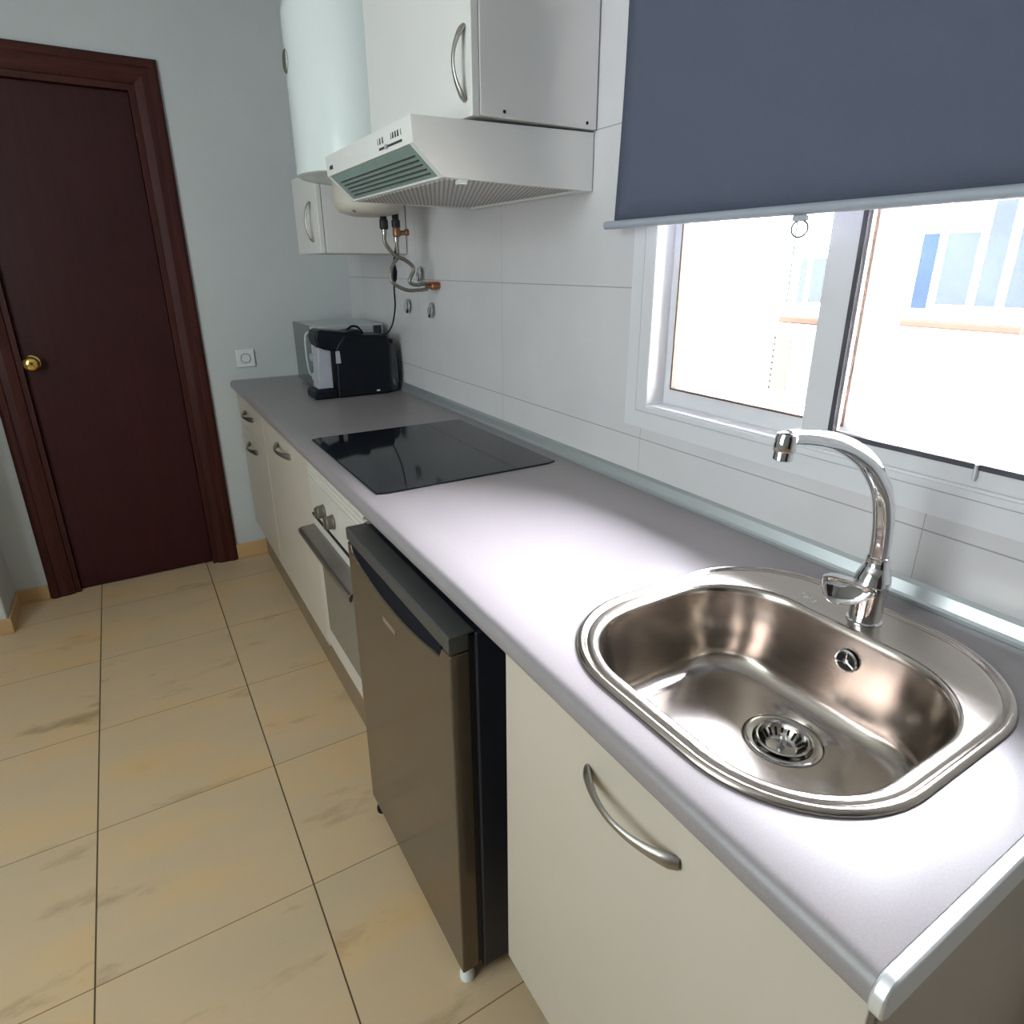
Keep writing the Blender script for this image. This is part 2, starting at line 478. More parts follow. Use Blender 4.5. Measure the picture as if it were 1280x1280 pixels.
# unseen dark door, added behind the camera to darken and warm the reflections
d2 = thing('reflection_door', (-1.0, -2.3, 0), 'dark mahogany double door added behind the camera for reflections', structure=True)
obj('leaf', B(-1.60, -1.02, -2.298, -2.262, 0.004, 2.10), M['door'], d2, bevel=0.003)
obj('leaf', B(-1.015, -0.435, -2.298, -2.262, 0.004, 2.10), M['door'], d2, bevel=0.003)
obj('casing', prism(BM(), [(-1.69, 0), (-1.60, 0), (-1.60, 2.11), (-0.43, 2.11), (-0.43, 0), (-0.34, 0), (-0.34, 2.20), (-1.69, 2.20)], 'y', -2.2995, -2.275), M['casing'], d2)

# ---- door
d = thing('door_1', (-1.09, YF, 0), 'dark mahogany door with a brass knob in the far wall', structure=True)
yc = YF - 0.020
prof = [(0, 0), (0.0, 0.012), (0.012, 0.020), (0.030, 0.020), (0.036, 0.015), (0.060, 0.017), (0.090, 0.011), (0.092, 0.009), (0.092, 0.0)]
def casing_v(name, xo, sgn, z1):
    # section in (x, y), mitred at the head
    bm = BM(); A = []; C = []
    for (a, h) in prof:
        x = xo + sgn * a
        A.append(bm.verts.new((x, YF - h, 0.0))); C.append(bm.verts.new((x, YF - h, z1 - a)))
    n = len(prof)
    bm.faces.new(A); bm.faces.new(list(reversed(C)))
    for i in range(n): bm.faces.new((A[i], A[(i + 1) % n], C[(i + 1) % n], C[i]))
    return obj(name, bm, M['casing'], d)
casing_v('side_casing', -0.700, -1, 2.172)
casing_v('side_casing', -1.485, 1, 2.172)
bm = BM(); A = []; C = []
for (a, h) in prof:
    A.append(bm.verts.new((-1.485 + a, YF - h, 2.172 - a))); C.append(bm.verts.new((-0.700 - a, YF - h, 2.172 - a)))
n = len(prof); bm.faces.new(A); bm.faces.new(list(reversed(C)))
for i in range(n): bm.faces.new((A[i], A[(i + 1) % n], C[(i + 1) % n], C[i]))
obj('head_casing', bm, M['casing_h'], d)
bm = BM(); box(bm, -0.815, -0.7915, YF - 0.002, YF + 0.109, 0, 2.0805)
obj('jamb', bm, M['casing'], d)
obj('jamb', B(-1.3935, -1.372, YF - 0.002, YF + 0.109, 0, 2.0805), M['casing'], d)
obj('head_jamb', B(-1.372, -0.815, YF - 0.002, YF + 0.109, 2.057, 2.0805), M['casing_h'], d)
leaf = obj('leaf', B(-1.371, -0.816, YF + 0.022, YF + 0.060, 0.004, 2.055), M['door'], d, bevel=0.002)
kb = BM()
lathe(kb, [(0, 0), (0.030, 0), (0.030, 0.003), (0.026, 0.007), (0.012, 0.010), (0.010, 0.028), (0.016, 0.034), (0.026, 0.042), (0.0295, 0.052), (0.027, 0.062), (0.018, 0.069), (0.006, 0.071), (0, 0.071)], (-1.340, YF + 0.022, 1.035), (0, -1, 0))
obj('knob', kb, M['brass'], leaf, smooth=True, label='round polished brass knob')

# ------------------------------------------------------------------ window 1 (over the sink)
w1 = thing('window_1', (0.02, 0.51, 1.09), 'white aluminium sliding window above the sink, two sashes', structure=True)
def ring_frame(x0, x1, y0, y1, z0, z1, t, tb=None, tt=None, tl=None, tr_=None):
    """rectangular frame around an opening, one connected mesh"""
    tb = tb or t; tt = tt or t; tl = tl or t; tr_ = tr_ or t
    bm = BM(); O = [(y0, z0), (y1, z0), (y1, z1), (y0, z1)]; I = [(y0 + tr_, z0 + tb), (y1 - tl, z0 + tb), (y1 - tl, z1 - tt), (y0 + tr_, z1 - tt)]
    vs = {}
    for nm, P in (('O', O), ('I', I)):
        for x in (x0, x1): vs[nm, x] = [bm.verts.new((x, p[0], p[1])) for p in P]
    for i in range(4):
        j_ = (i + 1) % 4
        bm.faces.new((vs['O', x0][i], vs['O', x0][j_], vs['I', x0][j_], vs['I', x0][i]))
        bm.faces.new((vs['O', x1][i], vs['O', x1][j_], vs['I', x1][j_], vs['I', x1][i]))
        bm.faces.new((vs['O', x0][i], vs['O', x0][j_], vs['O', x1][j_], vs['O', x1][i]))
        bm.faces.new((vs['I', x0][i], vs['I', x0][j_], vs['I', x1][j_], vs['I', x1][i]))
    return bm
obj('outer_frame', ring_frame(-0.004, 0.10, 0.04, 0.985, 1.085, 2.15, 0.036, tb=0.012), M['pvc'], w1, bevel=0.002)
obj('track', B(0.0, 0.098, 0.076, 0.949, 1.0955, 1.1015), M['pvc'], w1)
obj('flange', ring_frame(-0.0025, 0.0, 0.0, 1.022, 1.045, 2.19, 0.036, tb=0.039), M['tiles'] if False else M['pvc'], w1)
# left sash, outer track
s1 = obj('sash', ring_frame(0.048, 0.078, 0.455, 0.950, 1.100, 2.112, 0.024, tb=0.038, tr_=0.05), M['pvc'], w1, bevel=0.002)
obj('gasket', ring_frame(0.046, 0.058, 0.503, 0.928, 1.136, 2.090, 0.0045), M['gasket_brown'], s1)
obj('pane', B(0.060, 0.064, 0.504, 0.927, 1.137, 2.089), M['glass'], s1)
# right sash, inner track
s2 = obj('sash', ring_frame(0.006, 0.036, 0.078, 0.556, 1.096, 2.112, 0.055, tb=0.036), M['pvc'], w1, bevel=0.002)
obj('gasket', ring_frame(0.004, 0.016, 0.129, 0.503, 1.127, 2.060, 0.0085), M['gasket'], s2)
obj('pane', B(0.018, 0.022, 0.131, 0.502, 1.130, 2.058), M['glass'], s2)
obj('latch', B(0.000, 0.006, 0.535, 0.545, 1.098, 1.116), M['black'], s2, bevel=0.001)
lt = BM(); tube(lt, [(0.002, 0.268, 1.112), (0.002, 0.268, 1.136)], 0.0028)
obj('catch', lt, M['alu_light'], s2, smooth=True)

# ------------------------------------------------------------------ outside: the house across the patio
fac = struct('wall_facade', B(3.0, 3.25, -6.0, 9.0, -3.0, 2.75), M['stucco'])
struct('floor_patio', B(0.22, 3.0, -6.0, 9.0, -3.1, -3.0), M['ground'])
def far_window(y0, y1, panes, label):
    wdw = thing('facade_window', (2.98, (y0 + y1) / 2, 1.12), label, 'window')
    obj('frame', B(2.975, 3.0, y0, y1, 1.13, 2.35), M['far_frame'], wdw, bevel=0.004)
    for (a, b_, z0, z1, mm) in panes:
        obj('pane', B(2.968, 2.977, a, b_, z0, z1), M[mm], wdw)
    return wdw
far_window(0.4, 2.02, [(1.885, 1.972, 1.168, 1.572, 'far_glass'), (1.885, 1.972, 1.58, 2.25, 'stucco'),
    (1.681, 1.842, 1.195, 1.572, 'far_glass_pale'), (1.681, 1.842, 1.58, 2.25, 'stucco'),
    (1.540, 1.640, 1.195, 2.25, 'far_glass_pale'), (1.26, 1.495, 1.195, 2.25, 'far_glass_pale'), (0.85, 1.2, 1.195, 2.25, 'far_glass_pale'), (0.5, 0.8, 1.195, 2.25, 'far_glass_pale')],
    'white framed window with blue panes in the sunlit house, seen through the right pane')
far_window(2.30, 2.83, [(2.806, 2.816, 1.155, 2.25, 'far_glass'), (2.690, 2.735, 1.165, 1.45, 'far_glass_pale'), (2.50, 2.650, 1.172, 1.45, 'far_glass_pale'), (2.34, 2.47, 1.172, 2.25, 'far_glass_pale')],
    'narrow window of the sunlit house, seen through the left pane')
tag(obj('window_sill', B(2.93, 3.0, 0.3, 2.13, 1.065, 1.105), M['sill_clay'], bevel=0.01), 'long clay-coloured sill under the blue-paned facade window', 'sill')
tag(obj('window_sill', B(2.93, 3.0, 2.26, 2.83, 1.030, 1.078), M['sill_clay'], bevel=0.01), 'short clay-coloured sill above the outdoor air conditioner', 'sill')
ac = thing('air_conditioner', (2.9, 2.7, 0.54), 'beige outdoor air conditioner on the sunlit house, below the short sill', 'air conditioner')
cs = obj('casing', B(2.78, 2.995, 2.40, 2.745, 0.54, 0.975), M['ac_case'], ac, bevel=0.01)
for k in range(9):
    z = 0.60 + k * 0.042
    obj('vent', B(2.7765, 2.781, 2.712, 2.728, z, z + 0.018), M['ac_grille'], cs)
obj('fan_grille', B(2.772, 2.781, 2.590, 2.690, 0.60, 0.94), M['ac_body'], ac, bevel=0.003)

# ------------------------------------------------------------------ base cabinets
def bow_handle(parent, a, b_, out=(-1, 0, 0), depth=0.027, r=0.0052, m='nickel'):
    """bow handle from a to b standing off along out"""
    a, b_, o_ = Vector(a), Vector(b_), Vector(out); P = []; R = []
    n = 18
    for i in range(n + 1):
        t = i / n; P.append(a.lerp(b_, t) + o_ * (depth * math.sin(math.pi * t) ** 0.8 + 0.001))
        R.append(r * (0.8 + 0.9 * abs(2 * t - 1) ** 2.0) if 0 < i < n else r * 1.2)
    bm = BM(); tube(bm, P, R, 12, flat=(1.25, 0.75), up=out)
    return obj('handle', bm, M[m], parent, smooth=True, label='satin nickel bow handle')

def carcass(y0, y1, z0, z1, parent, x1=-0.02, x0=-0.572):
    """open-topped box of boards"""
    bm = BM(); t = 0.016
    pts = []
    box(bm, x0, x1, y0, y1, z0, z1)
    o = obj('carcass', bm, M['white'], parent, bevel=0.001)
    return o

# sink cabinet
c = thing('base_cabinet', (-0.3, 0.3, 0.17), 'near white base cabinet with one door under the steel sink', 'cabinet', 'white base cabinets')
o = obj('carcass', B(-0.572, -0.02, 0.012, 0.592, 0.182, 0.862), M['white'], None)
cut(o, [B(-0.56, -0.035, 0.030, 0.574, 0.20, 0.9)])
o.parent = c; o.location = -Vector(c.location)
dr = obj('door', B(-0.591, -0.573, 0.014, 0.591, 0.180, 0.860), M['white'], c, bevel=0.0015)
bow_handle(dr, (-0.591, 0.217, 0.791), (-0.591, 0.381, 0.791))
for (x, y) in ((-0.50, 0.06), (-0.50, 0.54), (-0.08, 0.06), (-0.08, 0.54)):
    obj('foot', lathe(BM(), [(0, 0.0), (0.022, 0.0), (0.022, 0.01), (0.014, 0.02), (0.014, 0.15), (0.024, 0.17), (0.024, 0.182), (0, 0.182)], (x, y, 0), seg=16), M['black'], c, smooth=True)

# door cabinet left of the oven
c = thing('base_cabinet', (-0.3, 2.14, 0.17), 'white base cabinet with one tall door between oven and drawer unit', 'cabinet', 'white base cabinets')
obj('carcass', B(-0.572, -0.02, 1.782, 2.500, 0.192, 0.862), M['white'], c, bevel=0.001)
dr = obj('door', B(-0.591, -0.573, 1.784, 2.503, 0.190, 0.860), M['white'], c, bevel=0.003)
bow_handle(dr, (-0.591, 2.030, 0.795), (-0.591, 2.230, 0.795), r=0.0062)
# drawer unit by the far wall
c = thing('base_cabinet', (-0.3, 2.8, 0.17), 'white base cabinet with drawer over door in the corner by the far wall', 'cabinet', 'white base cabinets')
obj('carcass', B(-0.572, -0.02, 2.506, 3.115, 0.192, 0.862), M['white'], c, bevel=0.001)
dr = obj('drawer', B(-0.591, -0.573, 2.509, 3.112, 0.706, 0.860), M['white'], c, bevel=0.002)
bow_handle(dr, (-0.591, 2.715, 0.787), (-0.591, 2.905, 0.787), r=0.0062)
dr = obj('door', B(-0.591, -0.573, 2.509, 3.112, 0.190, 0.7035), M['white'], c, bevel=0.002)
bow_handle(dr, (-0.591, 2.715, 0.642), (-0.591, 2.905, 0.642), r=0.0062)
tag(obj('plinth_board', B(-0.556, -0.540, 1.242, 3.115, 0.001, 0.188), M['plinth'], bevel=0.001), 'brown plinth board along the floor under the far base cabinets', 'plinth')

# ------------------------------------------------------------------ worktop
prof = [(-0.002, 0.867), (-0.603, 0.867), (-0.609, 0.869), (-0.611, 0.874), (-0.611, 0.884), (-0.609, 0.891), (-0.604, 0.897), (-0.597, 0.900), (-0.002, 0.900)]
wt = obj('worktop', prism(BM(), prof, 'y', 0.010, 3.122), M['worktop'], smooth=True)
sink_cut = BM(); skin(sink_cut, [rrect(-0.548, -0.096, 0.098, 0.538, 0.15, z, 48) for z in (0.80, 0.95)], True, True)
cut(wt, [sink_cut, B(-0.545, -0.078, 1.245, 1.788, 0.80, 0.95)])
for p in wt.data.polygons: p.use_smooth = True
wt.data.set_sharp_from_angle(angle=math.radians(30))
tag(wt, 'long grey speckled worktop holding sink and black cooktop', 'worktop')
bm = prism(BM(), [(-0.002, 0.864), (-0.605, 0.864), (-0.612, 0.868), (-0.6145, 0.875), (-0.6145, 0.886), (-0.611, 0.895), (-0.604, 0.901), (-0.597, 0.9025), (-0.002, 0.9025)], 'y', -0.003, 0.0095)
ec = obj('edge_strip', bm, M['alu_light'], wt, bevel=0.0025, label='bright aluminium edge strip')
up = obj('upstand', prism(BM(), [(-0.001, 0.9005), (-0.017, 0.9005), (-0.0175, 0.907), (-0.0135, 0.911), (-0.0075, 0.928), (-0.001, 0.934)], 'y', 0.0, 3.118), M['alu'])
tag(up, 'long thin aluminium upstand where worktop meets tiled wall', 'upstand')

# ------------------------------------------------------------------ sink
sk = thing('sink', (-0.32, 0.318, 0.900), 'oval-cornered stainless steel sink set in the worktop', 'sink')
OX0, OX1, OY0, OY1 = -0.566, -0.072, 0.079, 0.557
IX0, IX1, IY0, IY1 = -0.534, -0.176, 0.110, 0.520
def lerp(a, b_, t): return a + (b_ - a) * t
def olp(ins, z): return rrect(OX0 + ins, OX1 - ins, OY0 + ins, OY1 - ins, 0.165 - ins * 0.8, z)
def ilp(ins, z, r=None): return rrect(IX0 + ins, IX1 - ins, IY0 + ins, IY1 - ins, r or max(0.06, 0.125 - ins * 0.35), z)
hole_c = Vector((-0.285, 0.312, 0.7455))
def reang(loop, c):
    """re-sample a loop by angle about the bowl's centre so that rings match"""
    return loop
loops = [olp(0.000, 0.9006), olp(0.001, 0.9035), olp(0.003, 0.9060), olp(0.006, 0.9072), olp(0.009, 0.9066), olp(0.0115, 0.9035), olp(0.0140, 0.9022), olp(0.0165, 0.9036), olp(0.019, 0.9042), olp(0.0225, 0.9040)]
n_ = 96
def by_angle(loop, c):
    out = []
    L_ = len(loop)
    for k in range(n_):
        t = 2 * math.pi * k / n_; d_ = Vector((math.cos(t), math.sin(t))); best = None
        for i in range(L_):
            a = loop[i] - c; b_ = loop[(i + 1) % L_] - c
            den = d_.x * (b_.y - a.y) - d_.y * (b_.x - a.x)
            if abs(den) < 1e-12: continue
            s = (a.x * (b_.y - a.y) - a.y * (b_.x - a.x)) / den
            u = (a.x * d_.y - a.y * d_.x) / den
            if s > 0 and -1e-6 <= u <= 1 + 1e-6: best = s; break
        out.append(Vector((c.x + d_.x * best, c.y + d_.y * best, loop[0].z)))
    return out
bc = Vector(((IX0 + IX1) / 2, (IY0 + IY1) / 2, 0))
loops += [ilp(-0.006, 0.9040), ilp(-0.003, 0.9034), ilp(0.000, 0.9015), ilp(0.0018, 0.898), ilp(0.003, 0.890), ilp(0.006, 0.860), ilp(0.010, 0.820), ilp(0.014, 0.790, 0.095)]
for k in range(1, 7):
    t = k / 6 * math.pi / 2
    loops.append(ilp(0.014 + 0.032 * (1 - math.cos(t)), 0.790 - 0.034 * math.sin(t), 0.095 + 0.01 * k / 6))
for q in (0.25, 0.5, 0.75):
    a = ilp(0.048, 0.7555, 0.1)
    loops.append([Vector((lerp(p.x, hole_c.x, q) * 1, lerp(p.y, hole_c.y, q), 0.7555 - 0.0055 * q)) for p in a])
last = []
a = by_angle([Vector(v) for v in loops[-1]], bc) if False else loops[-1]
for p in a:
    d_ = Vector((p.x - hole_c.x, p.y - hole_c.y)).normalized()
    last.append(Vector((hole_c.x + d_.x * 0.0565, hole_c.y + d_.y * 0.0565, 0.7490)))
# keep the rings between wall and drain outside the drain circle
fixed = []
base_loop = ilp(0.048, 0.7555, 0.1)
for q in (0.25, 0.5, 0.75):
    fixed.append([base_loop[i].lerp(last[i], q) for i in range(n_)])
loops = loops[:-3] + fixed + [last]
loops.append([Vector((hole_c.x + (p.x - hole_c.x) * 0.97, hole_c.y + (p.y - hole_c.y) * 0.97, 0.7465)) for p in last])
loops.append([Vector((hole_c.x + (p.x - hole_c.x) * 0.80, hole_c.y + (p.y - hole_c.y) * 0.80, 0.7460)) for p in last])
bs = obj('basin', skin(BM(), loops), M['steel'], sk, smooth=True)
sd = bs.modifiers.new('thickness', 'SOLIDIFY'); sd.thickness = 0.0008; sd.offset = -1
fl = lathe(BM(), [(0.054, 0.0), (0.0545, 0.0025), (0.052, 0.0038), (0.044, 0.0034), (0.041, 0.0015), (0.0395, -0.004), (0.0385, -0.024), (0.0, -0.026)], (hole_c.x, hole_c.y, 0.7465), closed=False, seg=64)
obj('drain_flange', fl, M['steel_drain'], sk, smooth=True)
# overflow rosette on the back wall of the bowl
oc = Vector((-0.1835, 0.296, 0.858)); on = Vector((-1, 0, 0.06)).normalized()
of = lathe(BM(), [(0.0135, 0.001), (0.0165, 0.001), (0.0175, 0.003), (0.0160, 0.0045), (0.0140, 0.0040), (0.0132, 0.0015)], oc + Vector((-0.0005, 0, 0)), on, 40, closed=False)
ofo = obj('overflow_ring', of, M['chrome'], sk, smooth=True)
obj('overflow_hole', lathe(BM(), [(0, 0.0012), (0.0138, 0.0012), (0.0138, 0.0016), (0, 0.0016)], oc, on, 32), M['hole'], ofo)
bm = BM()
for k in range(3):
    an = math.radians(90 + 120 * k); e = Vector((0, math.cos(an), math.sin(an)))
    tube(bm, [oc + on * 0.003, oc + on * 0.003 + e * 0.0140], 0.0016, 8)
lathe(bm, [(0, 0.001), (0.005, 0.001), (0.0045, 0.004), (0, 0.0048)], oc, on, 20)
obj('overflow_spokes', bm, M['chrome'], ofo, smooth=True)
# stamped logo on the ledge
obj('logo', text_bm('Teka', 0.017, (-0.149, 0.412, 0.9046), (-0.12, -1, 0), (1, -0.12, 0), 0.0004), M['alu_light'], sk, label='small stamped logo beside the tap')

# basket strainer, lies loose in the drain
ss = thing('sink_strainer', (hole_c.x, hole_c.y, 0.735), 'round slotted steel basket strainer in the sink drain', 'strainer')
bk = BM()
lathe(bk, [(0.0375, 0.005), (0.0385, 0.0075), (0.0365, 0.009), (0.034, 0.008), (0.031, 0.001), (0.022, -0.009), (0.0195, -0.0105), (0, -0.0105)], (hole_c.x, hole_c.y, 0.7445), closed=False, seg=60)
obj('basket', bk, M['steel_drain'], ss, smooth=True)
for k in range(20):
    an = 2 * math.pi * k / 20; e = Vector((math.cos(an), math.sin(an), 0)); s_ = Vector((-e.y, e.x, 0))
    p0 = Vector((hole_c.x, hole_c.y, 0.7445)) + e * 0.0308 + Vector((0, 0, 0.0022)); p1 = Vector((hole_c.x, hole_c.y, 0.7445)) + e * 0.0232 + Vector((0, 0, -0.0072))
    bm = BM(); tube(bm, [p0, p1], 0.00155, 8)
    obj('slot', bm, M['hole'], ss)
bm = BM()
lathe(bm, [(0, 0), (0.0055, 0), (0.0055, 0.003), (0.0032, 0.006), (0.0032, 0.014), (0.0065, 0.017), (0.0070, 0.021), (0.0045, 0.024), (0, 0.0245)], (hole_c.x, hole_c.y, 0.7338), seg=24)
obj('knob', bm, M['chrome'], ss, smooth=True)

# ------------------------------------------------------------------ tap
FX, FY = -0.133, 0.310
tp = thing('kitchen_tap', (FX, FY, 0.904), 'tall chrome swan-neck mixer tap behind the sink', 'tap')
path = catmull([(FX, FY, 0.9045), (FX, FY, 0.930), (-0.1325, FY, 0.955), (-0.130, FY, 0.975), (-0.1275, FY, 0.992), (-0.128, FY, 1.006)], 6)
bm = BM(); tube(bm, path, [0.0215, 0.0222, 0.0225, 0.0230, 0.0245, 0.0250, 0.0235, 0.0205, 0.0175, 0.0155, 0.0148], 36)
obj('body', bm, M['chrome'], tp, smooth=True)
bm = BM(); lathe(bm, [(0, 0), (0.0245, 0), (0.0245, 0.002), (0.0225, 0.0035), (0, 0.0035)], (FX, FY, 0.9042), seg=40)
obj('base_ring', bm, M['chrome'], tp, smooth=True)
path = catmull([(-0.128, FY, 1.006), (-0.130, FY, 1.035), (-0.138, FY, 1.072), (-0.158, FY, 1.115), (-0.200, FY, 1.157), (-0.243, FY, 1.183), (-0.285, FY, 1.200), (-0.327, FY, 1.2105), (-0.357, FY, 1.2155), (-0.378, FY, 1.2175)], 6)
bm = BM(); tube(bm, path, [0.0130, 0.0134, 0.0138, 0.0138, 0.0134, 0.0126, 0.0116, 0.0106, 0.0098, 0.0092], 28)
obj('spout', bm, M['chrome'], tp, smooth=True)
bm = BM(); lathe(bm, [(0.0134, 0), (0.0152, 0.0005), (0.0152, 0.0035), (0.0134, 0.004)], (-0.128, FY, 1.004), (-0.03, 0, 1), 36, closed=False)
obj('collar', bm, M['chrome'], tp, smooth=True)
bm = BM(); ax_ = Vector((0.10, 0, 1)).normalized()
lathe(bm, [(0.0, -0.0225), (0.0095, -0.0225), (0.0110, -0.0215), (0.0110, -0.0125), (0.0118, -0.012), (0.0124, -0.011), (0.0124, 0.004), (0.0110, 0.0085), (0.006, 0.0105), (0, 0.011)], (-0.381, FY, 1.2145), ax_, 32)
obj('aerator', bm, M['chrome'], tp, smooth=True)
# lever: a leaf-shaped scoop, hollow towards the room
lc = Vector((-0.171, 0.322, 0.966)); nn = Vector((-0.80, -0.50, 0.10)).normalized()
ua = Vector((-0.42, 0.74, 0.02)); ua = (ua - nn * ua.dot(nn)).normalized(); ub = nn.cross(ua); 
if ub.z < 0: ub = -ub
def leaf_out(t):
    c_, s_ = math.cos(t), math.sin(t)
    a = 0.034 * (abs(c_) ** 0.85) * (1 if c_ > 0 else -1)
    k_ = 0.030 if s_ < 0 else 0.0075
    k_ *= (1.0 + 0.42 * c_)
    return a, s_ * k_ + 0.003 * c_
bm = BM(); seg = 48; rings = []
for (q, dpt) in ((1.02, -0.010), (1.05, -0.003), (1.03, 0.0005), (0.985, 0.0008), (0.93, -0.0012), (0.75, -0.0042), (0.4, -0.0068), (0.05, -0.0075)):
    ring = []
    for k in range(seg):
        a, b_ = leaf_out(2 * math.pi * k / seg)
        ring.append(lc + ua * a * q + ub * b_ * q + nn * dpt)
    rings.append(ring)
back = []
for (q, dpt) in ((0.25, -0.032), (0.55, -0.030), (0.85, -0.022)):
    back.append([lc + ua * leaf_out(2 * math.pi * k / seg)[0] * q + ub * leaf_out(2 * math.pi * k / seg)[1] * q + nn * dpt for k in range(seg)])
skin(bm, back + rings, True, True)
obj('lever', bm, M['chrome'], tp, smooth=True)

# ------------------------------------------------------------------ cooktop
ck = thing('cooktop', (-0.311, 1.52, 0.900), 'frameless black glass cooktop set in the worktop', 'cooktop')
loops = [rrect(-0.565, -0.058, 1.224, 1.819, 0.004, 0.9004), rrect(-0.565, -0.058, 1.224, 1.819, 0.004, 0.9034), rrect(-0.5635, -0.0595, 1.2255, 1.8175, 0.004, 0.9045)]
obj('glass_plate', skin(BM(), loops, True, True), M['cooktop'], ck)
obj('housing', B(-0.535, -0.088, 1.255, 1.778, 0.868, 0.9003), M['black_soft'], ck)

# ------------------------------------------------------------------ oven
ov = thing('oven', (-0.3, 1.5, 0.2), 'white built-in oven with grey glass and two round knobs', 'oven')
obj('body', B(-0.560, -0.03, 1.240, 1.776, 0.215, 0.860), M['white'], ov)
pts = [(-0.560, 0.684), (-0.592, 0.684), (-0.596, 0.688), (-0.596, 0.800)]
for k in range(4):
    z = 0.800 + k * 0.0155
    pts += [(-0.596, z + 0.003), (-0.589, z + 0.006), (-0.589, z + 0.009), (-0.598, z + 0.0115), (-0.598, z + 0.0150)]
pts += [(-0.598, 0.8635), (-0.560, 0.8635)]
cp = obj('control_panel', prism(BM(), pts, 'y', 1.242, 1.774), M['oven_white'], ov)
for y in (1.625, 1.530):
    kb = obj('knob', lathe(BM(), [(0, 0), (0.0215, 0), (0.0215, 0.004), (0.0195, 0.006), (0.0185, 0.020), (0.016, 0.0225), (0, 0.0225)], (-0.596, y, 0.735), (-1, 0, 0), 32), M['knob'], ov, smooth=True)
    obj('grip', B(-0.6245, -0.6175, y - 0.0035, y + 0.0035, 0.7195, 0.7505), M['knob'], kb, bevel=0.0015)
obj('seam', B(-0.598, -0.562, 1.243, 1.773, 0.6765, 0.6835), M['hole'], ov)
dr = obj('door', B(-0.596, -0.5605, 1.242, 1.774, 0.222, 0.676), M['oven_white'], ov, bevel=0.003)
obj('door_glass', B(-0.5975, -0.594, 1.285, 1.715, 0.295, 0.628), M['oven_glass'], dr, bevel=0.001)
bm = prism(BM(), [(-0.596, 0.640), (-0.596, 0.648), (-0.636, 0.646), (-0.645, 0.641), (-0.647, 0.634), (-0.645, 0.624), (-0.637, 0.623), (-0.635, 0.632), (-0.628, 0.638)], 'y', 1.262, 1.768)
obj('handle', bm, M['nickel'], dr, bevel=0.0015, label='wide metal handle bar')
for k in range(4):
    obj('mark', B(-0.5968, -0.5955, 1.338 - k * 0.009, 1.344 - k * 0.009, 0.249, 0.257), M['knob'], dr)

# ------------------------------------------------------------------ fridge
fg = thing('undercounter_fridge', (-0.3, 0.96, 0.0), 'brownish steel undercounter fridge with open-grip door, beside the sink cabinet', 'fridge')
FY0, FY1 = 0.686, 1.236
obj('body', B(-0.594, -0.05, FY0 - 0.002, FY1, 0.028, 0.832), M['navy'], fg, bevel=0.004)
obj('seal', B(-0.604, -0.5935, FY0 + 0.004, FY1 - 0.004, 0.045, 0.826), M['black_soft'], fg)
top = []
ya, yb = FY0 + 0.045, FY1 - 0.030
outl = [(FY0, 0.042), (FY1, 0.042), (FY1, 0.799), (yb + 0.006, 0.799), (yb, 0.782)]
for k in range(1, 16):
    t = k / 16; y = lerp(yb, ya, t); outl.append((y, 0.782 - 0.030 * math.sin(math.pi * t) ** 0.7))
outl += [(ya, 0.776), (ya - 0.012, 0.799), (FY0, 0.799)]
dr = obj('door', prism(BM(), outl, 'x', -0.642, -0.6045), M['fridge'], fg, bevel=0.003)
obj('grip_shade_fill', B(-0.638, -0.6050, ya - 0.002, yb + 0.002, 0.735, 0.8005), M['recess'], dr)  # dark block fills the notch, its colour standing for a deep cavity's shade
obj('top_trim', prism(BM(), [(-0.6055, 0.8015), (-0.638, 0.8015), (-0.643, 0.806), (-0.643, 0.832), (-0.641, 0.8355), (-0.594, 0.8355), (-0.594, 0.8325), (-0.6055, 0.8325)], 'y', FY0, FY1), M['grey_plastic'], dr, bevel=0.002, label='dark grey plastic top trim of the door')
obj('emblem', B(-0.6428, -0.6418, 0.945, 1.015, 0.700, 0.712), M['emblem'], dr, bevel=0.0003)
for (x, y) in ((-0.624, 0.706), (-0.624, 1.212), (-0.12, 0.722), (-0.12, 1.200)):
    mm = M['enamel'] if y < 1 else M['black']
    obj('foot', lathe(BM(), [(0, 0.0), (0.016, 0.0), (0.016, 0.012), (0.013, 0.016), (0.013, 0.043), (0, 0.043)], (x, y, 0.0), seg=20), mm, fg, smooth=True)

# ------------------------------------------------------------------ wall cabinets and hood
hc = thing('wall_cabinet', (-0.16, 1.47, 1.695), 'large white wall cabinet above the extractor hood', 'cabinet', 'white wall cabinets')
obj('carcass', B(-0.301, -0.004, 1.172, 1.772, 1.694, 2.40), M['upper_white'], hc, bevel=0.001)
dr = obj('door', B(-0.320, -0.302, 1.173, 1.771, 1.692, 2.40), M['upper_white'], hc, bevel=0.002)
bow_handle(dr, (-0.320, 1.200, 1.722), (-0.320, 1.200, 1.852), depth=0.026, r=0.0050)
for (x, z) in ((-0.245, 1.7055), (-0.030, 1.7055)):
    obj('screw_hole', lathe(BM(), [(0, 0), (0.0035, 0), (0.0035, 0.0012), (0, 0.0012)], (x, 1.1721, z), (0, -1, 0), 12), M['hole'], hc)

fc = thing('wall_cabinet', (-0.16, 2.56, 1.45), 'small white wall cabinet behind the water heater', 'cabinet', 'white wall cabinets')
obj('carcass', B(-0.315, -0.004, 2.340, 2.670, 1.450, 1.72), M['upper_white'], fc, bevel=0.001)
dr = obj('door', B(-0.335, -0.317, 2.341, 2.669, 1.449, 1.72), M['upper_white'], fc, bevel=0.002)
bow_handle(dr, (-0.335, 2.425, 1.490), (-0.335, 2.425, 1.625), depth=0.024, r=0.0048)

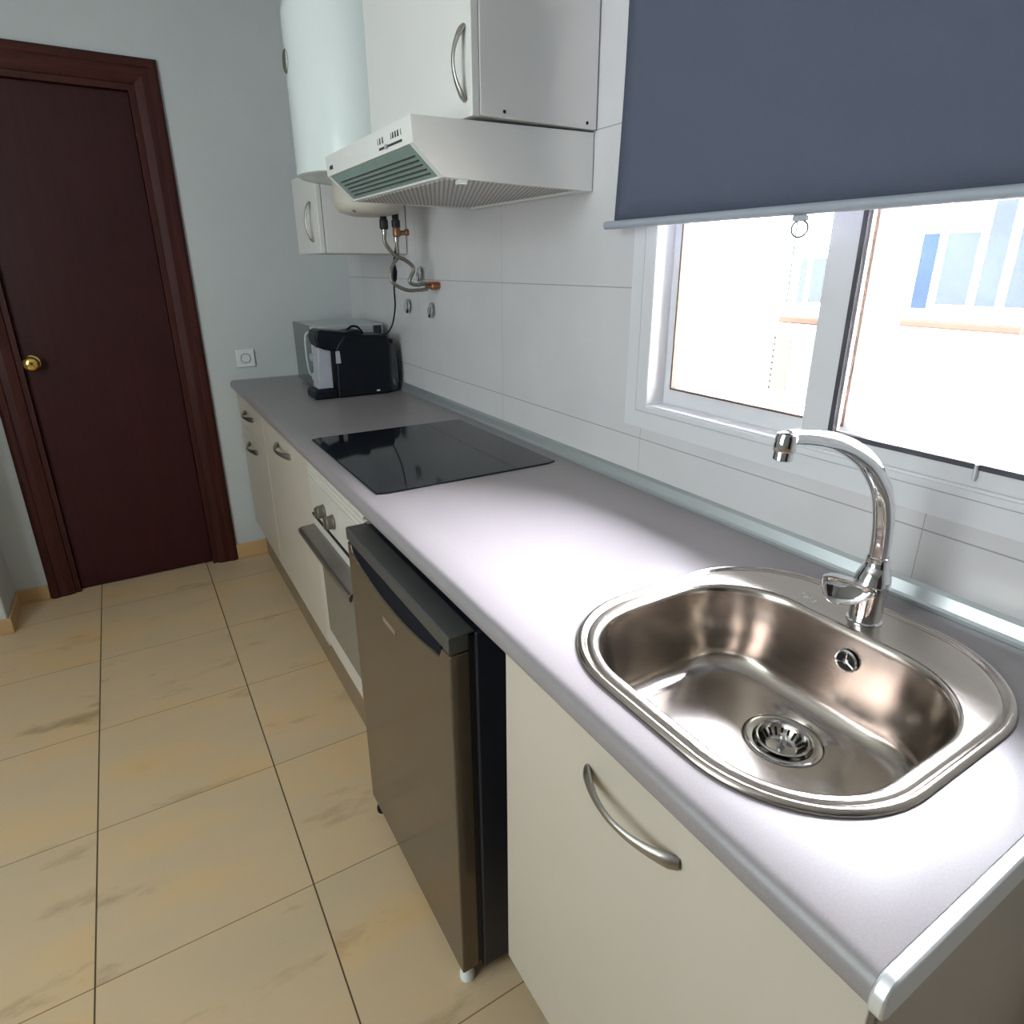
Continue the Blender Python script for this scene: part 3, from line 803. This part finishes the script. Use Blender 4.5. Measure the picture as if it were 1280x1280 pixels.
hd = thing('extractor_hood', (-0.2, 1.48, 1.57), 'white slanted extractor hood over the cooktop', 'extractor hood')
HY0, HY1 = 1.181, 1.781
hp = [(-0.003, 1.690), (-0.452, 1.682), (-0.449, 1.634), (-0.386, 1.576), (-0.003, 1.568)]
o = obj('shell', prism(BM(), hp, 'y', HY0, HY1), M['hood_white'], None)
# hollow the underside and the slanted visor
cut(o, [prism(BM(), [(-0.444, 1.6335), (-0.3855, 1.5805), (-0.375, 1.56), (-0.42, 1.55), (-0.47, 1.60), (-0.452, 1.6335)], 'y', HY0 + 0.020, HY1 - 0.012),
        B(-0.372, -0.02, HY0 + 0.014, HY1 - 0.014, 1.55, 1.582)])
o.parent = hd; o.location = -Vector(hd.location)
# visor: slatted dark green-grey panel
vz = BM(); prism(vz, [(-0.4450, 1.6330), (-0.3860, 1.5795), (-0.3820, 1.5835), (-0.4410, 1.6370)], 'y', HY0 + 0.022, HY1 - 0.014)
vs_ = obj('visor', vz, M['hood_slot'], hd, bevel=0.0008, label='grey-green slotted visor under the control strip')
for k in range(5):
    t = 0.30 + 0.14 * k
    cx_, cz_ = lerp(-0.445, -0.386, t) - 0.0004, lerp(1.633, 1.5795, t) - 0.0004
    bm = BM(); tube(bm, [(cx_, HY0 + 0.045, cz_), (cx_, HY1 - 0.05, cz_)], 0.0018, 6)
    obj('slot', bm, M['hole'] if False else M['grey_plastic'], vs_)
# metal grease filter with ribs
obj('filter', B(-0.372, -0.022, HY0 + 0.016, HY1 - 0.016, 1.5735, 1.5815), M['filter'], hd, label='ribbed metal grease filter')
obj('filter_latch', B(-0.345, -0.325, HY0 + 0.010, HY0 + 0.030, 1.566, 1.576), M['enamel'], hd, bevel=0.002)
def onfront(y, z): return (-0.4515 + (1.682 - z) * 0.0625 - 0.0006, y, z)
for k in range(3):
    y = 1.372 - k * 0.016
    obj('switch_mark', B(onfront(0, 1.655)[0] - 0.0006, onfront(0, 1.655)[0] + 0.002, y, y + (0.003 if k == 0 else 0.007), 1.654, 1.668), M['grey_plastic'], hd)
for k in range(5):
    y = 1.292 - k * 0.014
    obj('switch_mark', B(onfront(0, 1.655)[0] - 0.0006, onfront(0, 1.655)[0] + 0.002, y, y + (0.003 if k in (0, 4) else 0.008), 1.655, 1.669), M['grey_plastic'], hd)
obj('switch_slot', B(onfront(0, 1.645)[0] - 0.0005, onfront(0, 1.645)[0] + 0.002, 1.235, 1.370, 1.6425, 1.6475), M['grey_plastic'], hd, bevel=0.0005)
obj('switch_knob', B(onfront(0, 1.645)[0] - 0.004, onfront(0, 1.645)[0] + 0.002, 1.318, 1.328, 1.641, 1.649), M['light_grey'], hd, bevel=0.0008)
obj('logo', B(onfront(0, 1.652)[0] - 0.0005, onfront(0, 1.652)[0] + 0.002, 1.722, 1.752, 1.647, 1.657), M['grey_plastic'], hd, bevel=0.0008)

# ------------------------------------------------------------------ water heater
HX, HY = -0.235, 2.080; R_ = 0.2150
wh_ = thing('water_heater', (HX, HY, 1.60), 'white cylindrical electric water heater beside the hood cabinet', 'water heater')
bm = BM(); lathe(bm, [(0, 1.676), (0.19, 1.672), (0.207, 1.668), (R_, 1.672), (R_ + 0.001, 1.680), (R_, 1.690), (R_, 2.10), (R_ - 0.006, 2.125), (R_ - 0.03, 2.155), (R_ - 0.07, 2.175), (0.08, 2.188), (0, 2.19)], (HX, HY, 0), seg=72)
obj('tank', bm, M['enamel'], wh_, smooth=True)
bm = BM(); lathe(bm, [(0, 1.560), (0.060, 1.561), (0.095, 1.570), (0.108, 1.588), (0.112, 1.604), (0.113, 1.676), (0, 1.676)], (HX, HY, 0), seg=48)
obj('bottom_cover', bm, M['plastic_beige'], wh_, smooth=True, label='beige plastic cover under the tank')
gd = Vector((-1, -0.02, 0)).normalized()
gc = Vector((HX, HY + 0.02, 1.975)) + Vector((-0.2135, 0, 0))
gg = obj('thermometer', lathe(BM(), [(0.030, 0.0), (0.032, 0.004), (0.030, 0.006), (0.027, 0.004), (0, 0.0035)], gc + Vector((0.003, 0, 0)), gd, 32), M['knob'], wh_, smooth=True)
obj('power_light', lathe(BM(), [(0, 0), (0.004, 0), (0.004, 0.003), (0, 0.004)], gc + Vector((0.002, -0.02, 0.07)), gd, 12), M['enamel'], wh_)
obj('cover_screw', lathe(BM(), [(0, 0), (0.006, 0), (0.006, 0.006), (0, 0.007)], (-0.305, 2.02, 1.5735), (0, 0, -1), 12), M['knob'], wh_)
for x in (-0.187, -0.145):
    obj('pipe_stub', lathe(BM(), [(0, 0), (0.011, 0), (0.011, 0.12), (0, 0.12)], (x, HY + (0.0 if x < -0.16 else 0), 1.5555 - 0.0), seg=16), M['black'], wh_)

# hoses, valve, cable
hA = thing('water_hose', (-0.187, 2.08, 1.556), 'braided hose hanging from the black nut, left of the two under the heater', 'hose')
obj('nut', lathe(BM(), [(0, 0), (0.012, 0), (0.0145, 0.004), (0.0145, 0.026), (0.012, 0.034), (0, 0.034)], (-0.187, 2.08, 1.5210), seg=12), M['black_soft'], hA)
obj('ferrule', lathe(BM(), [(0, 0), (0.0085, 0), (0.0085, 0.016), (0, 0.016)], (-0.187, 2.08, 1.505), seg=16), M['nickel'], hA, smooth=True)
bm = BM(); tube(bm, catmull([(-0.187, 2.08, 1.512), (-0.186, 2.08, 1.478), (-0.155, 2.08, 1.440), (-0.118, 2.075, 1.423), (-0.092, 2.07, 1.396), (-0.110, 2.07, 1.355), (-0.088, 2.068, 1.342), (-0.048, 2.066, 1.346)], 8), 0.0065, 12)
obj('braid', bm, M['braid'], hA, smooth=True)
hB = thing('water_hose', (-0.145, 2.08, 1.45), 'braided hose hanging from the brass valve, right of the two under the heater', 'hose')
bm = BM(); tube(bm, catmull([(-0.143, 2.085, 1.487), (-0.141, 2.09, 1.436), (-0.158, 2.09, 1.412), (-0.172, 2.085, 1.385), (-0.168, 2.08, 1.350), (-0.125, 2.07, 1.326), (-0.085, 2.062, 1.324), (-0.048, 2.058, 1.327)], 8), 0.0062, 12)
obj('braid', bm, M['braid'], hB, smooth=True)
obj('ferrule', lathe(BM(), [(0, 0), (0.009, 0), (0.009, 0.016), (0, 0.016)], (-0.143, 2.085, 1.482), seg=16), M['nickel'], hB, smooth=True)
sv = thing('safety_valve', (-0.143, 2.08, 1.50), 'brass safety valve below the black nut under the water heater', 'valve')
obj('nut', lathe(BM(), [(0, 0), (0.0145, 0), (0.0145, 0.022), (0.011, 0.026), (0.011, 0.048), (0, 0.048)], (-0.144, 2.08, 1.5280), seg=12), M['black_soft'], sv)
bm = BM(); lathe(bm, [(0, 0), (0.010, 0), (0.0135, 0.004), (0.0135, 0.022), (0.011, 0.030), (0, 0.030)], (-0.143, 2.08, 1.4980), seg=16)
obj('body', bm, M['old_brass'], sv, smooth=True)
obj('outlet', lathe(BM(), [(0, 0), (0.008, 0), (0.008, 0.022), (0.011, 0.024), (0.011, 0.034), (0, 0.034)], (-0.135, 2.080, 1.510), (1, 0, 0.12), 16), M['old_brass'], sv, smooth=True)
bv = thing('stop_valve', (-0.02, 2.06, 1.337), 'red and brass stop valve on the wall where the hoses end', 'valve')
bm = BM(); lathe(bm, [(0, 0.0), (0.010, 0.0), (0.010, 0.012), (0.014, 0.014), (0.014, 0.030), (0.010, 0.034), (0.010, 0.052), (0, 0.052)], (0.0, 2.062, 1.337), (-1, 0, 0), 16)
obj('body', bm, M['old_brass'], bv, smooth=True)
obj('lever', B(-0.050, -0.008, 2.046, 2.056, 1.344, 1.352), M['red'], bv, bevel=0.002)
for (y, z, ti, lab) in ((2.215, 1.375, 0.35, 'chrome pipe rosette on the wall, beside the upper hose bend'), (2.350, 1.255, 0.15, 'chrome pipe rosette on the wall, farthest along towards the corner'), (2.125, 1.250, 0.40, 'chrome pipe rosette on the wall, lowest, just under the stop valve')):
    rs = obj('pipe_rosette', lathe(BM(), [(0.009, 0.006), (0.014, 0.007), (0.026, 0.003), (0.0285, 0.0), (0.028, -0.001), (0.024, 0.002), (0.009, 0.005)], (-0.013, y, z), (-1, ti * 0.5, ti * 0.4), 36, closed=False), M['chrome'], smooth=True)
    tag(rs, lab, 'rosette', 'chrome pipe rosettes under the heater')
cb_ = thing('power_cable', (-0.15, 2.1, 1.41), 'black cable hanging from the heater to behind the coffee machine', 'cable')
bm = BM(); tube(bm, catmull([(-0.126, 2.12, 1.570), (-0.130, 2.12, 1.49), (-0.142, 2.125, 1.42), (-0.142, 2.13, 1.38), (-0.138, 2.15, 1.33), (-0.120, 2.20, 1.26), (-0.098, 2.30, 1.19), (-0.085, 2.40, 1.148), (-0.070, 2.50, 1.135), (-0.055, 2.568, 1.09), (-0.050, 2.573, 0.97)], 8), 0.0030, 10)
obj('cord', bm, M['black'], cb_, smooth=True)
bm = BM(); tube(bm, [(-0.146, 2.125, 1.415), (-0.1455, 2.125, 1.408), (-0.1425, 2.128, 1.386), (-0.141, 2.13, 1.362), (-0.140, 2.135, 1.352)], [0.004, 0.009, 0.011, 0.008, 0.004], 12)
obj('inline_plug', bm, M['black'], cb_, smooth=True)

# ------------------------------------------------------------------ wall socket
so = thing('wall_socket', (-0.525, YF, 1.0), 'white wall socket on the far wall beside the door', 'socket')
SX, SZ = -0.527, 0.998
obj('plate', B(SX - 0.041, SX + 0.041, YF - 0.009, YF, SZ - 0.041, SZ + 0.041), M['enamel'], so, bevel=0.004)
obj('insert', lathe(BM(), [(0.0225, 0.0), (0.0225, 0.0025), (0.0205, 0.003), (0.0195, -0.004), (0, -0.004)], (SX, YF - 0.0085, SZ), (0, -1, 0), 32), M['knob'], so, smooth=True)
for dx in (-0.0095, 0.0095):
    obj('pin_hole', lathe(BM(), [(0, 0), (0.003, 0), (0.003, 0.001), (0, 0.001)], (SX + dx, YF - 0.0050, SZ), (0, -1, 0), 12), M['hole'], so)

# ------------------------------------------------------------------ microwave
mw = thing('microwave', (-0.18, 2.78, 0.90), 'pale grey microwave with dark glass door behind the coffee machine', 'microwave')
obj('case', B(-0.310, -0.030, 2.595, 2.955, 0.912, 1.171), M['mw_body'], mw, bevel=0.006)
fd = obj('door', B(-0.331, -0.311, 2.660, 2.953, 0.914, 1.169), M['mw_glass'], mw, bevel=0.003)
pn = obj('control_panel', B(-0.331, -0.311, 2.597, 2.658, 0.914, 1.169), M['mw_body'], mw, bevel=0.003)
bm = BM(); tube(bm, catmull([(-0.331, 2.672, 0.96), (-0.344, 2.672, 0.975), (-0.350, 2.672, 1.04), (-0.347, 2.672, 1.125), (-0.331, 2.672, 1.145)], 5), 0.005, 10)
obj('handle', bm, M['mw_body'], fd, smooth=True)
for z in (0.965, 1.045):
    obj('dial', lathe(BM(), [(0, 0), (0.017, 0), (0.016, 0.014), (0, 0.015)], (-0.331, 2.627, z), (-1, 0, 0), 24), M['light_grey'], pn, smooth=True)
obj('side_vent', B(-0.075, -0.040, 2.5925, 2.5955, 1.04, 1.165), M['tank'], mw)
for (x, y) in ((-0.28, 2.62), (-0.28, 2.93), (-0.06, 2.62), (-0.06, 2.93)):
    obj('foot', lathe(BM(), [(0, 0), (0.012, 0), (0.012, 0.013), (0, 0.012)], (x, y, 0.9005), seg=12), M['black'], mw)

# ------------------------------------------------------------------ coffee machine (side towards the camera, front towards the room)
cm = thing('coffee_machine', (-0.2, 2.46, 0.90), 'black pod coffee machine at the far end of the worktop', 'coffee machine')
def slab(name, pts, y0, y1, mm, bev=0.008, parent=None, label=None):
    return obj(name, prism(BM(), pts, 'y', y0, y1), M[mm], parent or cm, bevel=bev, seg=3, label=label)
CY0, CY1 = 2.420, 2.550
slab('body', [(-0.300, 0.901), (-0.085, 0.901), (-0.075, 0.920), (-0.070, 1.100), (-0.076, 1.135), (-0.090, 1.141), (-0.165, 1.144), (-0.255, 1.150), (-0.292, 1.10), (-0.296, 1.00)], CY0, CY1, 'black')
slab('brew_head', [(-0.250, 1.158), (-0.345, 1.171), (-0.362, 1.165), (-0.368, 1.140), (-0.362, 1.110), (-0.340, 1.096), (-0.300, 1.086), (-0.262, 1.086), (-0.20, 1.10), (-0.178, 1.145), (-0.19, 1.166)], CY0 + 0.006, CY1 - 0.006, 'black')
slab('drip_tray', [(-0.392, 0.901), (-0.300, 0.901), (-0.300, 0.938), (-0.388, 0.938), (-0.396, 0.925)], CY0 + 0.006, CY1 - 0.006, 'black', 0.006)
slab('cup_panel', [(-0.372, 0.941), (-0.312, 0.941), (-0.310, 1.092), (-0.356, 1.102)], CY0 + 0.02, CY1 - 0.03, 'light_grey', 0.003, label='light grey front panel under the brew head')
slab('side_label', [(-0.298, 1.040), (-0.278, 1.040), (-0.280, 1.088), (-0.296, 1.088)], CY0 - 0.0012, CY0 + 0.002, 'light_grey', 0.0005)
bm = BM(); tube(bm, catmull([(-0.225, 2.485, 1.160), (-0.205, 2.485, 1.174), (-0.180, 2.485, 1.172), (-0.162, 2.485, 1.150), (-0.160, 2.485, 1.138)], 5), 0.0045, 10)
obj('lever', bm, M['black'], cm, smooth=True)
tk = BM(); lps = []
for (z, s) in ((0.904, 0.90), (0.915, 1.0), (1.02, 1.02), (1.085, 0.92), (1.105, 0.80)):
    lps.append([Vector((-0.066 + (p.x + 0.066) * s, 2.485 + (p.y - 2.485) * s, z)) for p in rrect(-0.108, -0.026, 2.430, 2.540, 0.040, z, 48)])
skin(tk, lps, True, True)
obj('water_tank', tk, M['tank'], cm, smooth=True, label='smoked grey water tank at the back')
obj('tank_lid', lathe(BM(), [(0, 0), (0.034, 0), (0.036, 0.008), (0.030, 0.016), (0, 0.018)], (-0.070, 2.485, 1.104), seg=28), M['black'], cm, smooth=True)
obj('badge', B(-0.139, -0.126, CY0 - 0.0015, CY0 + 0.001, 0.915, 0.921), M['enamel'], cm)

# ------------------------------------------------------------------ roller blind
rb = thing('roller_blind', (-0.06, 0.5, 2.28), 'dark blue-grey roller blind half lowered over the window', 'blind')
fbm = BM(); Lf = []; ny, nz = 24, 16
for j_ in range(nz + 1):
    z = lerp(1.494, 2.27, j_ / nz)
    for i in range(ny + 1):
        t = i / ny
        y = lerp(1.034 - 0.010 * math.sin(math.pi * j_ / nz) - 0.008 * j_ / nz, 0.0, t)
        Lf.append(fbm.verts.new((-0.052 + 0.0015 * math.sin(t * 9 + j_ * 0.3), y, z)))
for j_ in range(nz):
    for i in range(ny):
        a = j_ * (ny + 1) + i
        fbm.faces.new((Lf[a], Lf[a + 1], Lf[a + ny + 2], Lf[a + ny + 1]))
fo = obj('fabric', fbm, M['blind'], rb, smooth=True)
sd = fo.modifiers.new('thickness', 'SOLIDIFY'); sd.thickness = 0.0008
bm = BM(); tube(bm, [(-0.052, 1.064, 1.487), (-0.052, 1.062, 1.487), (-0.052, -0.03, 1.487)], [0.006, 0.0085, 0.0085], 20)
obj('bottom_bar', bm, M['blind_bar'], rb, smooth=True, label='grey bottom bar')
bm = BM(); tube(bm, [(-0.052, 1.05, 2.285), (-0.052, -0.02, 2.285)], 0.018, 24)
obj('roller', bm, M['blind'], rb, smooth=True)
for y in (1.056, -0.03):
    obj('bracket', B(-0.078, -0.001, y - 0.003, y + 0.003, 2.25, 2.315), M['enamel'], rb, bevel=0.001)
pr = obj('pull_clip', B(-0.058, -0.046, 0.561, 0.585, 1.4700, 1.4785), M['light_grey'], rb, bevel=0.002)
bm = BM(); P = []
for k in range(29):
    t = 2 * math.pi * k / 28; P.append((-0.052, 0.572 + 0.0150 * math.cos(t), 1.4585 + 0.0125 * math.sin(t)))
tube(bm, P, 0.0018, 8, up=(1, 0, 0))
obj('pull_ring', bm, M['grey_plastic'], pr, smooth=True)
